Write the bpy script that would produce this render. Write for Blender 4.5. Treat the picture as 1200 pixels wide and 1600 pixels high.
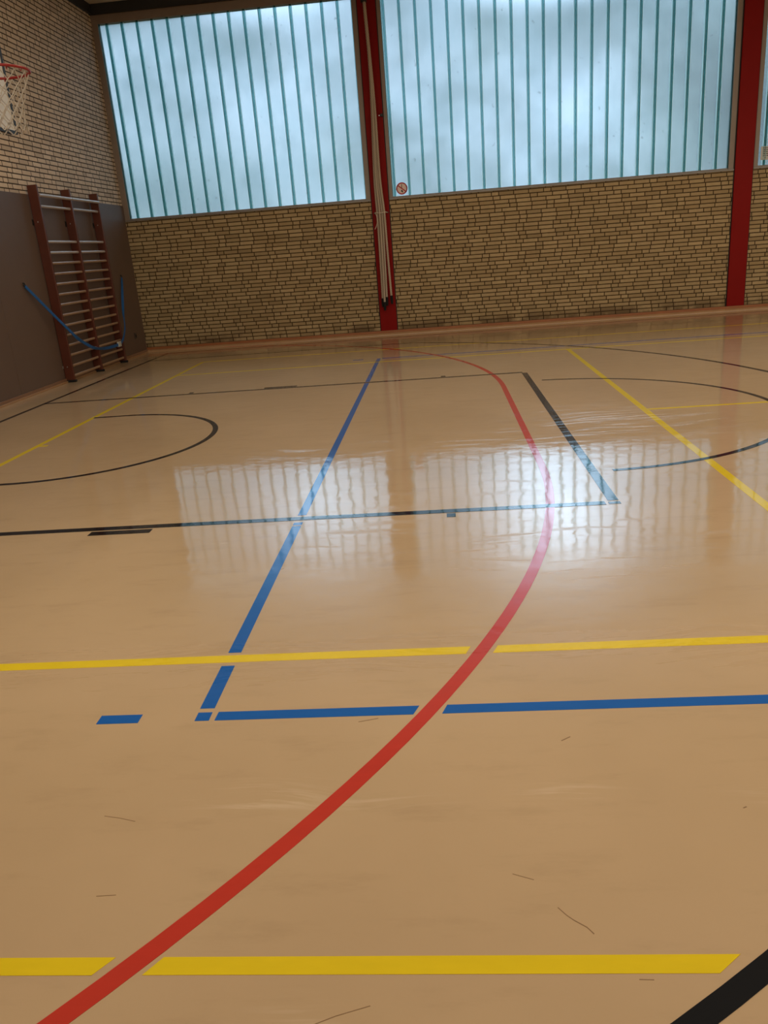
import bpy, bmesh, math, random
from mathutils import Matrix, Vector

for o in list(bpy.data.objects):
    bpy.data.objects.remove(o, do_unlink=True)
SC = bpy.context.scene
COL = SC.collection
random.seed(7)

# ------------------------------------------------------------------ camera
EYE = 1.482
cam_d = bpy.data.cameras.new('camera')
cam = bpy.data.objects.new('camera', cam_d)
COL.objects.link(cam)
cam_d.sensor_fit = 'VERTICAL'
cam_d.sensor_height = 32.0
cam_d.sensor_width = 24.0
cam_d.lens = 1226.38 * 32.0 / 1600.0
cam_d.clip_start = 0.02
cam_d.clip_end = 500
_r = Vector((0.99526799, 0.06126183, -0.07542292))
_d = Vector((-0.051793, -0.32228423, -0.94522503))
_f = Vector((-0.08221383, 0.9446586, -0.31758624))
cam.matrix_world = Matrix(((_r.x, -_d.x, -_f.x, 0.0),
                           (_r.y, -_d.y, -_f.y, 0.0),
                           (_r.z, -_d.z, -_f.z, EYE),
                           (0, 0, 0, 1)))
SC.camera = cam

# ------------------------------------------------------------------ exposure
SC.view_settings.view_transform = 'Standard'
SC.view_settings.look = 'None'
SC.view_settings.gamma = 1.0
SC.view_settings.use_curve_mapping = False
SC.view_settings.exposure = 0.0
try:
    SC.cycles.use_denoising = True
    SC.cycles.max_bounces = 10
    SC.cycles.diffuse_bounces = 5
    SC.cycles.glossy_bounces = 4
    SC.cycles.transparent_max_bounces = 16
    SC.cycles.sample_clamp_indirect = 8.0
    SC.cycles.caustics_reflective = False
    SC.cycles.caustics_refractive = False
except Exception:
    pass

# ------------------------------------------------------------------ room dimensions (metres)
XL, XR = -5.40, 22.6          # end walls
YF, YB = -0.95, 14.38         # wall behind the viewer, window wall
ZC = 5.57                     # ceiling
SILL, WTOP = 2.27, 5.42       # window opening
PIL = [(-1.05, -0.735), (4.96, 5.272), (10.97, 11.282), (16.98, 17.292)]


# ------------------------------------------------------------------ node helpers
class NT:
    def __init__(self, tree):
        self.t = tree
        self.n = tree.nodes
        self.l = tree.links

    def new(self, typ, **kw):
        nd = self.n.new(typ)
        for k, v in kw.items():
            setattr(nd, k, v)
        return nd

    def put(self, sock, val):
        if hasattr(val, 'is_output') or isinstance(val, bpy.types.NodeSocket):
            self.l.new(val, sock)
        elif val is not None:
            sock.default_value = val

    def m(self, op, a, b=None, c=None, clamp=False):
        nd = self.new('ShaderNodeMath', operation=op, use_clamp=clamp)
        for i, v in enumerate((a, b, c)):
            if v is not None:
                self.put(nd.inputs[i], v)
        return nd.outputs[0]

    def ramp(self, v, lo, hi, a=0.0, b=1.0, smooth=True):
        nd = self.new('ShaderNodeMapRange')
        nd.interpolation_type = 'SMOOTHSTEP' if smooth else 'LINEAR'
        self.put(nd.inputs[0], v)
        for i, x in enumerate((lo, hi, a, b)):
            self.put(nd.inputs[i + 1], x)
        return nd.outputs[0]

    def mix(self, f, a, b):
        nd = self.new('ShaderNodeMix', data_type='RGBA')
        self.put(nd.inputs[0], f)
        self.put(nd.inputs[6], a)
        self.put(nd.inputs[7], b)
        return nd.outputs[2]

    def noise(self, vec, scale, detail=3.0, rough=0.5, dist=0.0):
        nd = self.new('ShaderNodeTexNoise')
        if vec is not None:
            self.l.new(vec, nd.inputs['Vector'])
        nd.inputs['Scale'].default_value = scale
        nd.inputs['Detail'].default_value = detail
        nd.inputs['Roughness'].default_value = rough
        nd.inputs['Distortion'].default_value = dist
        return nd.outputs[0]

    def mapping(self, vec, scale=(1, 1, 1), rot=(0, 0, 0), loc=(0, 0, 0)):
        nd = self.new('ShaderNodeMapping')
        self.l.new(vec, nd.inputs[0])
        nd.inputs['Location'].default_value = loc
        nd.inputs['Rotation'].default_value = rot
        nd.inputs['Scale'].default_value = scale
        return nd.outputs[0]

    def obj_xyz(self):
        tc = self.new('ShaderNodeTexCoord')
        s = self.new('ShaderNodeSeparateXYZ')
        self.l.new(tc.outputs['Object'], s.inputs[0])
        return tc.outputs['Object'], s.outputs[0], s.outputs[1], s.outputs[2]

    def combine(self, x, y, z=0.0):
        nd = self.new('ShaderNodeCombineXYZ')
        for i, v in enumerate((x, y, z)):
            self.put(nd.inputs[i], v)
        return nd.outputs[0]


def rgb(r, g, b):
    return (r, g, b, 1.0)


def srgb(r, g, b):
    def c(v):
        v /= 255.0
        return v / 12.92 if v <= 0.04045 else ((v + 0.055) / 1.055) ** 2.4
    return (c(r), c(g), c(b), 1.0)


def material(name):
    mt = bpy.data.materials.new(name)
    mt.use_nodes = True
    t = NT(mt.node_tree)
    b = mt.node_tree.nodes['Principled BSDF']
    return mt, t, b


# ------------------------------------------------------------------ sky (overcast, hedges and trees low down)
SKY = 1.0
SKY_FILL = 3.6
HL_A, HL_B, HL_C = 8.6, 4.1, 3.8
w = bpy.data.worlds.new('overcast_sky')
SC.world = w
w.use_nodes = True
wt = NT(w.node_tree)
bg = w.node_tree.nodes['Background']
tc = wt.new('ShaderNodeTexCoord')
sx = wt.new('ShaderNodeSeparateXYZ')
wt.l.new(tc.outputs['Generated'], sx.inputs[0])
yy = wt.m('MAXIMUM', wt.m('ABSOLUTE', sx.outputs[1]), 0.15)
U = wt.m('DIVIDE', sx.outputs[0], yy)
W = wt.m('DIVIDE', sx.outputs[2], yy)
dirv = wt.combine(U, W, 0.0)
n1 = wt.noise(dirv, 5.5, 3.0, 0.55, 0.3)
n2 = wt.noise(wt.mapping(dirv, loc=(3.1, 1.7, 0)), 13.0, 3.0, 0.55, 0.2)


def blob(u, v, su, sv):
    a = wt.m('DIVIDE', wt.m('SUBTRACT', U, u), su)
    b = wt.m('DIVIDE', wt.m('SUBTRACT', W, v), sv)
    return wt.m('EXPONENT', wt.m('MULTIPLY', wt.m('ADD', wt.m('MULTIPLY', a, a), wt.m('MULTIPLY', b, b)), -1.0))


cloud = wt.m('ADD', wt.m('MULTIPLY', n1, 0.65), wt.m('MULTIPLY', n2, 0.35))
cl = wt.ramp(cloud, 0.36, 0.62, 0.36, 0.95)
# bright breaks in the cloud and dark tree crowns
bri = wt.m('ADD', wt.m('MULTIPLY', blob(0.155, 0.125, 0.10, 0.09), 0.45),
           wt.m('MULTIPLY', blob(-0.13, 0.165, 0.11, 0.07), 0.35))
dark = wt.m('ADD', wt.m('MULTIPLY', blob(0.37, 0.09, 0.12, 0.16), 0.85),
            wt.m('ADD', wt.m('MULTIPLY', blob(0.075, 0.235, 0.045, 0.06), 0.25),
                 wt.m('ADD', wt.m('MULTIPLY', blob(-0.32, 0.07, 0.12, 0.06), 0.55),
                      wt.m('MULTIPLY', blob(-0.10, 0.10, 0.05, 0.05), 0.22))))
lum = wt.m('MULTIPLY', wt.m('ADD', cl, bri), wt.m('SUBTRACT', 1.0, dark, clamp=True))
# sky raised above the directly seen band, patches added to brighten floor reflections
high = wt.ramp(W, 0.225, 0.275)
hl = wt.m('ADD', 0.50, wt.m('MULTIPLY', blob(0.145, 0.345, 0.085, 0.105), HL_A))
hl = wt.m('ADD', hl, wt.m('MULTIPLY', blob(-0.165, 0.33, 0.085, 0.08), HL_B))
hl = wt.m('ADD', hl, wt.m('MULTIPLY', wt.ramp(W, 0.45, 0.75), HL_C))
hl = wt.m('MULTIPLY', hl, wt.ramp(n1, 0.3, 0.7, 0.8, 1.15))
lum = wt.m('ADD', wt.m('MULTIPLY', lum, wt.m('SUBTRACT', 1.0, high)), wt.m('MULTIPLY', hl, high))
sky = wt.mix(wt.ramp(lum, 0.25, 1.0), rgb(0.56, 0.77, 0.91), rgb(0.70, 0.87, 1.12))
sky = wt.mix(wt.m('MULTIPLY', wt.m('MULTIPLY', dark, wt.m('SUBTRACT', 1.0, high)), 0.8, clamp=True), sky, rgb(0.62, 0.86, 0.90))
green = wt.mix(n2, rgb(0.05, 0.08, 0.05), rgb(0.16, 0.22, 0.15))
low = wt.ramp(wt.m('ADD', W, wt.m('MULTIPLY', wt.m('SUBTRACT', n1, 0.5), 0.08)), -0.02, 0.05)
vm = wt.new('ShaderNodeVectorMath', operation='SCALE')
wt.l.new(sky, vm.inputs[0])
wt.l.new(lum, vm.inputs['Scale'])
fin = wt.mix(low, green, vm.outputs[0])
# sky behind the viewer made brighter and warmer as added fill light
fill_sky = wt.new('ShaderNodeVectorMath', operation='SCALE')
fill_sky.inputs[0].default_value = (1.0, 0.86, 0.68)
wt.l.new(wt.ramp(sx.outputs[2], -0.03, 0.04, 0.1, SKY_FILL), fill_sky.inputs['Scale'])
fin = wt.mix(wt.m('LESS_THAN', sx.outputs[1], 0.0), fin, fill_sky.outputs[0])
wt.l.new(fin, bg.inputs['Color'])
bg.inputs['Strength'].default_value = SKY


def portal(x0, x1):
    ld = bpy.data.lights.new('window_daylight', 'AREA')
    ld.shape = 'RECTANGLE'
    ld.size = x1 - x0
    ld.size_y = WTOP - SILL
    lo = bpy.data.objects.new('window_daylight', ld)
    COL.objects.link(lo)
    lo.location = ((x0 + x1) / 2, YB + 0.22, (SILL + WTOP) / 2)
    lo.rotation_euler = (math.radians(-90), 0, 0)   # faces the room
    ld.cycles.is_portal = True
    ld = bpy.data.lights.new('window_daylight', 'AREA')
    ld.shape = 'RECTANGLE'
    ld.size = x1 - x0
    ld.size_y = WTOP - SILL
    lo = bpy.data.objects.new('window_daylight', ld)
    COL.objects.link(lo)
    lo.location = ((x0 + x1) / 2, YF - 0.22, (SILL + WTOP) / 2)
    lo.rotation_euler = (math.radians(90), 0, 0)  # portal for the added windows behind the viewer
    ld.cycles.is_portal = True


SPANS = [(XL, PIL[0][0]), (PIL[0][1], PIL[1][0]), (PIL[1][1], PIL[2][0]), (PIL[2][1], PIL[3][0]), (PIL[3][1], XR)]
for a, b in SPANS:
    portal(a, b)

# unseen rows of warm fill light added under the ceiling, three on the viewer's side and one further down the hall
FILL_ROWS = ((0.35, 178.0, (1.0, 0.89, 0.74)), (2.15, 178.0, (1.0, 0.89, 0.74)), (4.05, 185.0, (1.0, 0.89, 0.74)), (8.7, 255.0, (1.0, 0.83, 0.63)))
for ly, le, lc in FILL_ROWS:
    ld = bpy.data.lights.new('ceiling_fill', 'AREA')
    ld.shape = 'RECTANGLE'
    ld.size, ld.size_y = 26.4, 0.4
    ld.energy = le
    ld.color = lc
    lo = bpy.data.objects.new('ceiling_fill', ld)
    COL.objects.link(lo)
    lo.location = (8.2, ly, ZC - 0.10)


# ------------------------------------------------------------------ mesh helpers
class MB:
    def __init__(self):
        self.v, self.f = [], []

    def box(self, x0, x1, y0, y1, z0, z1):
        b = len(self.v)
        self.v += [(x0, y0, z0), (x1, y0, z0), (x1, y1, z0), (x0, y1, z0),
                   (x0, y0, z1), (x1, y0, z1), (x1, y1, z1), (x0, y1, z1)]
        for q in ((0, 3, 2, 1), (4, 5, 6, 7), (0, 1, 5, 4), (1, 2, 6, 5), (2, 3, 7, 6), (3, 0, 4, 7)):
            self.f.append(tuple(b + i for i in q))
        return self

    def prism(self, pts, z0, z1):
        """closed polygon pts (x, y), extruded in z"""
        b, n = len(self.v), len(pts)
        self.v += [(x, y, z0) for x, y in pts] + [(x, y, z1) for x, y in pts]
        self.f.append(tuple(b + i for i in reversed(range(n))))
        self.f.append(tuple(b + n + i for i in range(n)))
        for i in range(n):
            j = (i + 1) % n
            self.f.append((b + i, b + j, b + n + j, b + n + i))
        return self

    def extrude(self, pts, depth):
        """closed polygon of 3-D points, extruded along the vector depth"""
        b, n = len(self.v), len(pts)
        self.v += [tuple(p) for p in pts] + [tuple(Vector(p) + Vector(depth)) for p in pts]
        self.f.append(tuple(b + i for i in range(n)))
        self.f.append(tuple(b + n + i for i in reversed(range(n))))
        for i in range(n):
            j = (i + 1) % n
            self.f.append((b + j, b + i, b + n + i, b + n + j))
        return self

    def strip(self, path, width, z0, z1):
        """a painted line along a flat path"""
        L, Rr = [], []
        n = len(path)
        for i, p in enumerate(path):
            a = Vector(path[max(i - 1, 0)])
            c = Vector(path[min(i + 1, n - 1)])
            t = (c - a).normalized()
            s = Vector((-t.y, t.x)) * width / 2
            L.append((p[0] + s.x, p[1] + s.y))
            Rr.append((p[0] - s.x, p[1] - s.y))
        b = len(self.v)
        for z in (z0, z1):
            for i in range(n):
                self.v += [(*L[i], z), (*Rr[i], z)]
        o = 2 * n
        for i in range(n - 1):
            k = b + 2 * i
            self.f += [(k + o, k + o + 1, k + o + 3, k + o + 2), (k, k + 2, k + 3, k + 1),
                       (k, k + o, k + o + 2, k + 2), (k + 1, k + 3, k + o + 3, k + o + 1)]
        self.f += [(b, b + 1, b + o + 1, b + o), (b + 2 * n - 2, b + o + 2 * n - 2, b + o + 2 * n - 1, b + 2 * n - 1)]
        return self

    def tube(self, path, r, n=12, cap=True, closed=False):
        P = [Vector(p) for p in path]
        rs = r if isinstance(r, (list, tuple)) else [r] * len(P)
        b = len(self.v)
        N = len(P)
        prev = None
        for i, p in enumerate(P):
            if closed:
                t = (P[(i + 1) % N] - P[(i - 1) % N]).normalized()
            else:
                t = (P[min(i + 1, N - 1)] - P[max(i - 1, 0)]).normalized()
            if prev is None:
                ref = Vector((0, 0, 1)) if abs(t.z) < 0.9 else Vector((1, 0, 0))
                u = t.cross(ref).normalized()
            else:
                u = (prev - t * prev.dot(t)).normalized()
            prev = u
            vv = t.cross(u)
            for k in range(n):
                a = 2 * math.pi * k / n
                self.v.append(tuple(p + (u * math.cos(a) + vv * math.sin(a)) * rs[i]))
        for i in range(N if closed else N - 1):
            for k in range(n):
                a0, a1 = b + i * n + k, b + i * n + (k + 1) % n
                j = (i + 1) % N
                c0, c1 = b + j * n + k, b + j * n + (k + 1) % n
                self.f.append((a0, a1, c1, c0))
        if cap and not closed:
            self.f.append(tuple(b + k for k in reversed(range(n))))
            self.f.append(tuple(b + (N - 1) * n + k for k in range(n)))
        return self

    def build(self, name, mat, parent=None, smooth=False, bevel=0.0):
        me = bpy.data.meshes.new(name)
        me.from_pydata(self.v, [], self.f)
        bm = bmesh.new()
        bm.from_mesh(me)
        bmesh.ops.recalc_face_normals(bm, faces=bm.faces)
        bm.to_mesh(me)
        bm.free()
        o = bpy.data.objects.new(name, me)
        COL.objects.link(o)
        if mat:
            me.materials.append(mat)
        if smooth:
            for p in me.polygons:
                p.use_smooth = True
            try:
                me.set_sharp_from_angle(angle=math.radians(40))
            except Exception:
                pass
        if bevel:
            md = o.modifiers.new('bevel', 'BEVEL')
            md.width = bevel
            md.segments = 2
            md.limit_method = 'ANGLE'
        if parent:
            o.parent = parent
        return o


def tag(o, label=None, cat=None, group=None, kind=None):
    if label:
        o['label'] = label
    if cat:
        o['category'] = cat
    if group:
        o['group'] = group
    if kind:
        o['kind'] = kind
    return o


def empty(name, label, cat, loc=(0, 0, 0), group=None, kind=None):
    o = bpy.data.objects.new(name, None)
    o.empty_display_size = 0.1
    COL.objects.link(o)
    o.location = loc
    return tag(o, label, cat, group, kind)


def catmull(pts, n=8):
    P = [Vector(p) for p in pts]
    out = []
    for i in range(len(P) - 1):
        a = P[max(i - 1, 0)]
        b, c = P[i], P[i + 1]
        d = P[min(i + 2, len(P) - 1)]
        for k in range(n):
            t = k / n
            out.append(0.5 * ((2 * b) + (c - a) * t + (2 * a - 5 * b + 4 * c - d) * t * t + (3 * b - a - 3 * c + d) * t ** 3))
    out.append(P[-1])
    return out


# ------------------------------------------------------------------ materials
def plain(name, col, rough=0.5, metal=0.0, var=0.12, scale=9.0, bump=0.0, coat=0.0):
    mt, t, b = material(name)
    vec, X, Y, Z = t.obj_xyz()
    n = t.noise(vec, scale, 4.0, 0.55)
    lo = tuple(c * (1 - var) for c in col[:3]) + (1,)
    hi = tuple(min(1, c * (1 + var)) for c in col[:3]) + (1,)
    t.l.new(t.mix(n, lo, hi), b.inputs['Base Color'])
    b.inputs['Roughness'].default_value = rough
    b.inputs['Metallic'].default_value = metal
    b.inputs['Coat Weight'].default_value = coat
    b.inputs['Coat Roughness'].default_value = 0.15
    if bump:
        bp = t.new('ShaderNodeBump')
        bp.inputs['Strength'].default_value = bump
        bp.inputs['Distance'].default_value = 0.002
        t.l.new(t.noise(vec, scale * 12, 3.0), bp.inputs['Height'])
        t.l.new(bp.outputs[0], b.inputs['Normal'])
    return mt


def brick_material(name, axis, light, dark, mortar):
    """wild bond of long thin yellow bricks: two or three stretchers and a header, shifted at random course by course"""
    mt, t, b = material(name)
    vec, X, Y, Z = t.obj_xyz()
    A = X if axis == 'x' else Y
    RH, BL, HL = 0.0655, 0.25, 0.122
    row = t.m('FLOOR', t.m('DIVIDE', t.m('SUBTRACT', Z, 0.015), RH))
    wn = t.new('ShaderNodeTexWhiteNoise', noise_dimensions='1D')
    t.l.new(t.m('ADD', row, 31.7), wn.inputs['W'])
    sep = t.new('ShaderNodeSeparateColor')
    t.l.new(wn.outputs['Color'], sep.inputs[0])
    nst = t.m('ADD', 2.0, t.m('GREATER_THAN', sep.outputs[0], 0.45))
    per = t.m('ADD', t.m('MULTIPLY', nst, BL), HL)
    u = t.m('ADD', t.m('ADD', A, 60.0), t.m('MULTIPLY', sep.outputs[1], 0.9))
    cell = t.m('FLOOR', t.m('DIVIDE', u, per))
    tt = t.m('SUBTRACT', u, t.m('MULTIPLY', cell, per))
    idx = t.m('MINIMUM', t.m('FLOOR', t.m('DIVIDE', tt, BL)), nst)
    start = t.m('MULTIPLY', idx, BL)
    ishead = t.m('GREATER_THAN', idx, t.m('SUBTRACT', nst, 0.5))
    width = t.m('SUBTRACT', BL, t.m('MULTIPLY', ishead, BL - HL))
    du = t.m('MINIMUM', t.m('SUBTRACT', tt, start), t.m('SUBTRACT', t.m('ADD', start, width), tt))
    zz = t.m('SUBTRACT', t.m('SUBTRACT', Z, 0.015), t.m('MULTIPLY', row, RH))
    dz = t.m('MINIMUM', zz, t.m('SUBTRACT', RH, zz))
    d = t.m('MINIMUM', du, dz)
    wob = t.noise(vec, 38.0, 2.0)
    d = t.m('ADD', d, t.m('MULTIPLY', t.m('SUBTRACT', wob, 0.5), 0.0025))
    face = t.ramp(d, 0.0052, 0.0088)
    w2 = t.new('ShaderNodeTexWhiteNoise', noise_dimensions='3D')
    t.l.new(t.combine(t.m('ADD', t.m('MULTIPLY', cell, 7.0), idx), row, 3.0), w2.inputs['Vector'])
    s2 = t.new('ShaderNodeSeparateColor')
    t.l.new(w2.outputs['Color'], s2.inputs[0])
    col = t.mix(t.ramp(s2.outputs[0], 0.0, 1.0, smooth=False), dark, light)
    col = t.mix(t.m('MULTIPLY', t.m('GREATER_THAN', s2.outputs[1], 0.86), 0.35), col, tuple(c * 0.55 for c in dark[:3]) + (1,))
    col = t.mix(t.m('MULTIPLY', t.m('GREATER_THAN', s2.outputs[2], 0.88), 0.5), col, tuple(c * 1.12 for c in light[:3]) + (1,))
    mott = t.noise(vec, 14.0, 5.0, 0.6)
    col = t.mix(t.ramp(mott, 0.4, 0.8, 0.0, 0.25), col, tuple(c * 0.6 for c in dark[:3]) + (1,))
    big = t.noise(vec, 0.9, 3.0, 0.5)
    col = t.mix(t.ramp(big, 0.45, 0.75, 0.0, 0.2), col, tuple(c * 0.7 for c in dark[:3]) + (1,))
    # damp dirt in the lowest courses
    dirt = t.m('MULTIPLY', t.ramp(Z, 0.10, 0.30, 1.0, 0.0), t.ramp(t.noise(vec, 2.2, 4.0, 0.6), 0.42, 0.62))
    col = t.mix(t.m('MULTIPLY', dirt, 0.75), col, rgb(0.10, 0.055, 0.025))
    col = t.mix(face, mortar, col)
    t.l.new(col, b.inputs['Base Color'])
    b.inputs['Roughness'].default_value = 0.75
    b.inputs['Specular IOR Level'].default_value = 0.3
    bp = t.new('ShaderNodeBump')
    bp.inputs['Strength'].default_value = 0.7
    bp.inputs['Distance'].default_value = 0.006
    h = t.m('ADD', face, t.m('MULTIPLY', mott, 0.25))
    t.l.new(h, bp.inputs['Height'])
    t.l.new(bp.outputs[0], b.inputs['Normal'])
    return mt


def floor_gloss(t, b, vec, X, Y):
    """polished sealer shared by floor and painted lines: smeared mop marks and fine waves"""
    warp = t.noise(t.mapping(vec, scale=(0.5, 0.9, 1)), 1.3, 2.0, 0.5)
    vx = t.combine(X, t.m('ADD', Y, t.m('MULTIPLY', warp, 0.55)), 0.0)
    streak = t.noise(t.mapping(vx, scale=(0.8, 10.0, 1)), 1.6, 6.0, 0.66)
    fine = t.noise(t.mapping(vx, scale=(3.0, 46.0, 1)), 1.2, 3.0, 0.6)
    patch = t.noise(t.mapping(vec, scale=(0.55, 0.85, 1)), 1.0, 3.0, 0.55)
    s = t.m('ADD', t.m('MULTIPLY', streak, 0.6), t.m('ADD', t.m('MULTIPLY', fine, 0.15), t.m('MULTIPLY', patch, 0.25)))
    dull = t.ramp(s, 0.515, 0.59)
    reg = 0.12
    for (gx, gy_, ax, ay, k) in ((1.6, 6.35, 1.3, 0.9, 1.0), (-0.5, 6.1, 0.9, 0.4, 0.9), (0.5, 3.6, 1.7, 0.65, 1.0), (-1.1, 3.9, 0.5, 0.35, 0.8), (0.8, 5.0, 1.2, 0.5, 0.45)):
        ga = t.m('DIVIDE', t.m('SUBTRACT', X, gx), ax)
        gb = t.m('DIVIDE', t.m('SUBTRACT', Y, gy_), ay)
        reg = t.m('ADD', reg, t.m('MULTIPLY', t.m('EXPONENT', t.m('MULTIPLY', t.m('ADD', t.m('MULTIPLY', ga, ga), t.m('MULTIPLY', gb, gb)), -1.0)), k))
    dull = t.m('MULTIPLY', dull, t.m('MINIMUM', reg, 1.0))
    near = t.ramp(Y, 2.6, 3.9, 1.0, 0.0)
    close = t.ramp(Y, 1.9, 2.9, 1.0, 0.0)
    dull = t.m('MAXIMUM', dull, t.m('MULTIPLY', near, t.ramp(s, 0.36, 0.5)))
    # the fresh polish stops in a ragged edge across the hall
    rag = t.m('ADD', Y, t.m('MULTIPLY', t.m('SUBTRACT', streak, 0.5), 0.35))
    dull = t.m('MAXIMUM', dull, t.ramp(rag, 3.36, 3.46, 0.62, 0.0))
    cr = t.m('ADD', t.m('ADD', 0.05, t.m('MULTIPLY', dull, 0.24)), t.m('MULTIPLY', close, 0.2))
    t.l.new(t.ramp(Y, 1.9, 3.3, 0.15, 1.0), b.inputs['Coat Weight'])
    b.inputs['Coat IOR'].default_value = 1.52
    t.l.new(cr, b.inputs['Coat Roughness'])
    bp = t.new('ShaderNodeBump')
    bp.inputs['Strength'].default_value = 0.26
    bp.inputs['Distance'].default_value = 0.004
    hh = t.m('ADD', t.m('MULTIPLY', t.noise(vec, 6.0, 2.0, 0.5), 1.0), t.m('ADD', t.m('MULTIPLY', t.noise(vec, 70.0, 2.0), 0.04), t.m('MULTIPLY', t.noise(t.mapping(vx, scale=(12.0, 60.0, 1)), 1.0, 3.0, 0.6), 0.13)))
    t.l.new(hh, bp.inputs['Height'])
    t.l.new(bp.outputs[0], b.inputs['Coat Normal'])
    b.inputs['Roughness'].default_value = 0.5
    b.inputs['Specular IOR Level'].default_value = 0.06
    return s, streak, fine


def pale_smears(t, X, Y, streak, fine):  # pale streaky smears at fixed spots on the near floor
    tot = None
    for (x, y, ax, ay, k) in ((-0.58, 1.86, 0.16, 0.06, 0.9), (-0.22, 1.83, 0.14, 0.03, 0.6), (0.30, 1.86, 0.10, 0.03, 0.9),
                              (0.92, 1.84, 0.12, 0.04, 0.9), (-0.37, 1.16, 0.10, 0.06, 0.35)):
        a = t.m('DIVIDE', t.m('SUBTRACT', X, x), ax)
        c = t.m('DIVIDE', t.m('SUBTRACT', Y, y), ay)
        g = t.m('MULTIPLY', t.m('EXPONENT', t.m('MULTIPLY', t.m('ADD', t.m('MULTIPLY', a, a), t.m('MULTIPLY', c, c)), -1.0)), k)
        tot = g if tot is None else t.m('ADD', tot, g)
    return t.m('MULTIPLY', tot, t.ramp(t.m('ADD', t.m('MULTIPLY', fine, 0.7), t.m('MULTIPLY', streak, 0.3)), 0.47, 0.62), clamp=True)


def floor_material():
    mt, t, b = material('polished_beige_sports_floor')
    vec, X, Y, Z = t.obj_xyz()
    s, streak, fine = floor_gloss(t, b, vec, X, Y)
    n = t.noise(vec, 0.8, 4.0, 0.55)
    col = t.mix(t.ramp(n, 0.3, 0.7), FLOOR_A, FLOOR_B)
    grime = t.noise(t.mapping(vec, scale=(1.0, 3.5, 1)), 2.5, 5.0, 0.65)
    col = t.mix(t.ramp(grime, 0.5, 0.75, 0.0, 0.22), col, rgb(0.36, 0.235, 0.125))
    col = t.mix(t.m('MULTIPLY', pale_smears(t, X, Y, streak, fine), 0.45), col, rgb(0.86, 0.70, 0.50))
    t.l.new(col, b.inputs['Base Color'])
    return mt


FLOOR_A = rgb(0.540, 0.374, 0.212)
FLOOR_B = rgb(0.595, 0.415, 0.240)


def line_material(name, col, var=0.12):
    mt, t, b = material(name)
    vec, X, Y, Z = t.obj_xyz()
    s, streak, fine = floor_gloss(t, b, vec, X, Y)
    lo = tuple(c * (1 - var) for c in col[:3]) + (1,)
    c = t.mix(t.noise(t.mapping(vec, scale=(2, 9, 1)), 3.0, 4.0, 0.6), lo, col)
    t.l.new(c, b.inputs['Base Color'])
    return mt


M = {}
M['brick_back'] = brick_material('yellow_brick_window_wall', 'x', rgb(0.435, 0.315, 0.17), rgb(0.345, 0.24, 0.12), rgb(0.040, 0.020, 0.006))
M['brick_left'] = brick_material('yellow_brick_end_wall_lit', 'y', rgb(0.80, 0.665, 0.52), rgb(0.70, 0.565, 0.43), rgb(0.050, 0.026, 0.011))  # same brick as the window wall, lightened to stand in for window light
M['floor'] = floor_material()
M['yellow'] = line_material('yellow_line_paint', rgb(0.90, 0.66, 0.010))
M['blue'] = line_material('blue_line_paint', rgb(0.0, 0.118, 0.48))
M['red'] = line_material('red_line_paint', rgb(0.62, 0.044, 0.022), 0.15)
M['black'] = line_material('black_line_paint', rgb(0.004, 0.004, 0.005), 0.2)
M['scuff'] = line_material('dark_scuff', rgb(0.33, 0.205, 0.105), 0.2)
M['ceiling'] = plain('pale_ceiling_board', rgb(0.62, 0.56, 0.46), 0.7, var=0.05)
M['fascia'] = plain('black_fascia', rgb(0.018, 0.016, 0.017), 0.6)
M['frame'] = plain('brown_grey_window_frame', rgb(0.25, 0.19, 0.155), 0.45, var=0.1)
M['sill'] = plain('grey_metal_sill', rgb(0.22, 0.19, 0.17), 0.4, 0.3, 0.1)
M['pillar'] = plain('deep_red_gloss_paint', rgb(0.215, 0.0025, 0.0015), 0.6, var=0.08, scale=3)
M['pillar'].node_tree.nodes['Principled BSDF'].inputs['Specular IOR Level'].default_value = 0.15
M['matt_black'] = plain('black_joints_and_gaps', rgb(0.012, 0.01, 0.01), 0.7)
M['panel'] = plain('brown_grey_impact_panel', rgb(0.135, 0.088, 0.066), 0.5, var=0.06, scale=3, bump=0.15)
M['base'] = plain('red_brown_skirting_wood', rgb(0.32, 0.11, 0.036), 0.4, var=0.2, scale=5, coat=0.3)
M['shoe'] = plain('pale_skirting_wood', rgb(0.40, 0.23, 0.115), 0.4, var=0.15, scale=5, coat=0.3)
M['upright'] = plain('dark_red_brown_varnished_wood', rgb(0.090, 0.017, 0.006), 0.45, var=0.25, scale=6, coat=0.3)
M['rung'] = plain('pale_worn_wood_rung', rgb(0.34, 0.21, 0.125), 0.4, var=0.2, scale=8, coat=0.2)
M['chrome_rung'] = plain('worn_grey_wood_rung', rgb(0.44, 0.37, 0.335), 0.35, var=0.12, coat=0.3)
M['rubber'] = plain('black_rubber', rgb(0.004, 0.0035, 0.0035), 0.9)
M['iron'] = plain('black_iron', rgb(0.016, 0.014, 0.013), 0.45, 0.4)
M['steel'] = plain('zinc_steel', rgb(0.55, 0.54, 0.52), 0.35, 0.9)
M['strap'] = plain('blue_webbing', rgb(0.008, 0.095, 0.30), 0.55, var=0.3, scale=30)
M['tape'] = plain('pale_grey_tape', rgb(0.5, 0.5, 0.46), 0.6)
M['rope'] = plain('natural_hemp_rope', rgb(0.56, 0.44, 0.30), 0.85, var=0.2, scale=40, bump=0.5)
M['cord'] = plain('white_cord', rgb(0.62, 0.52, 0.42), 0.8)
M['rim'] = plain('red_powder_coat', rgb(0.30, 0.008, 0.007), 0.4, coat=0.2)
M['net'] = plain('off_white_net_cord', rgb(0.52, 0.455, 0.39), 0.85)
M['board'] = plain('white_backboard_face', rgb(0.70, 0.68, 0.64), 0.35, var=0.03)
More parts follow.
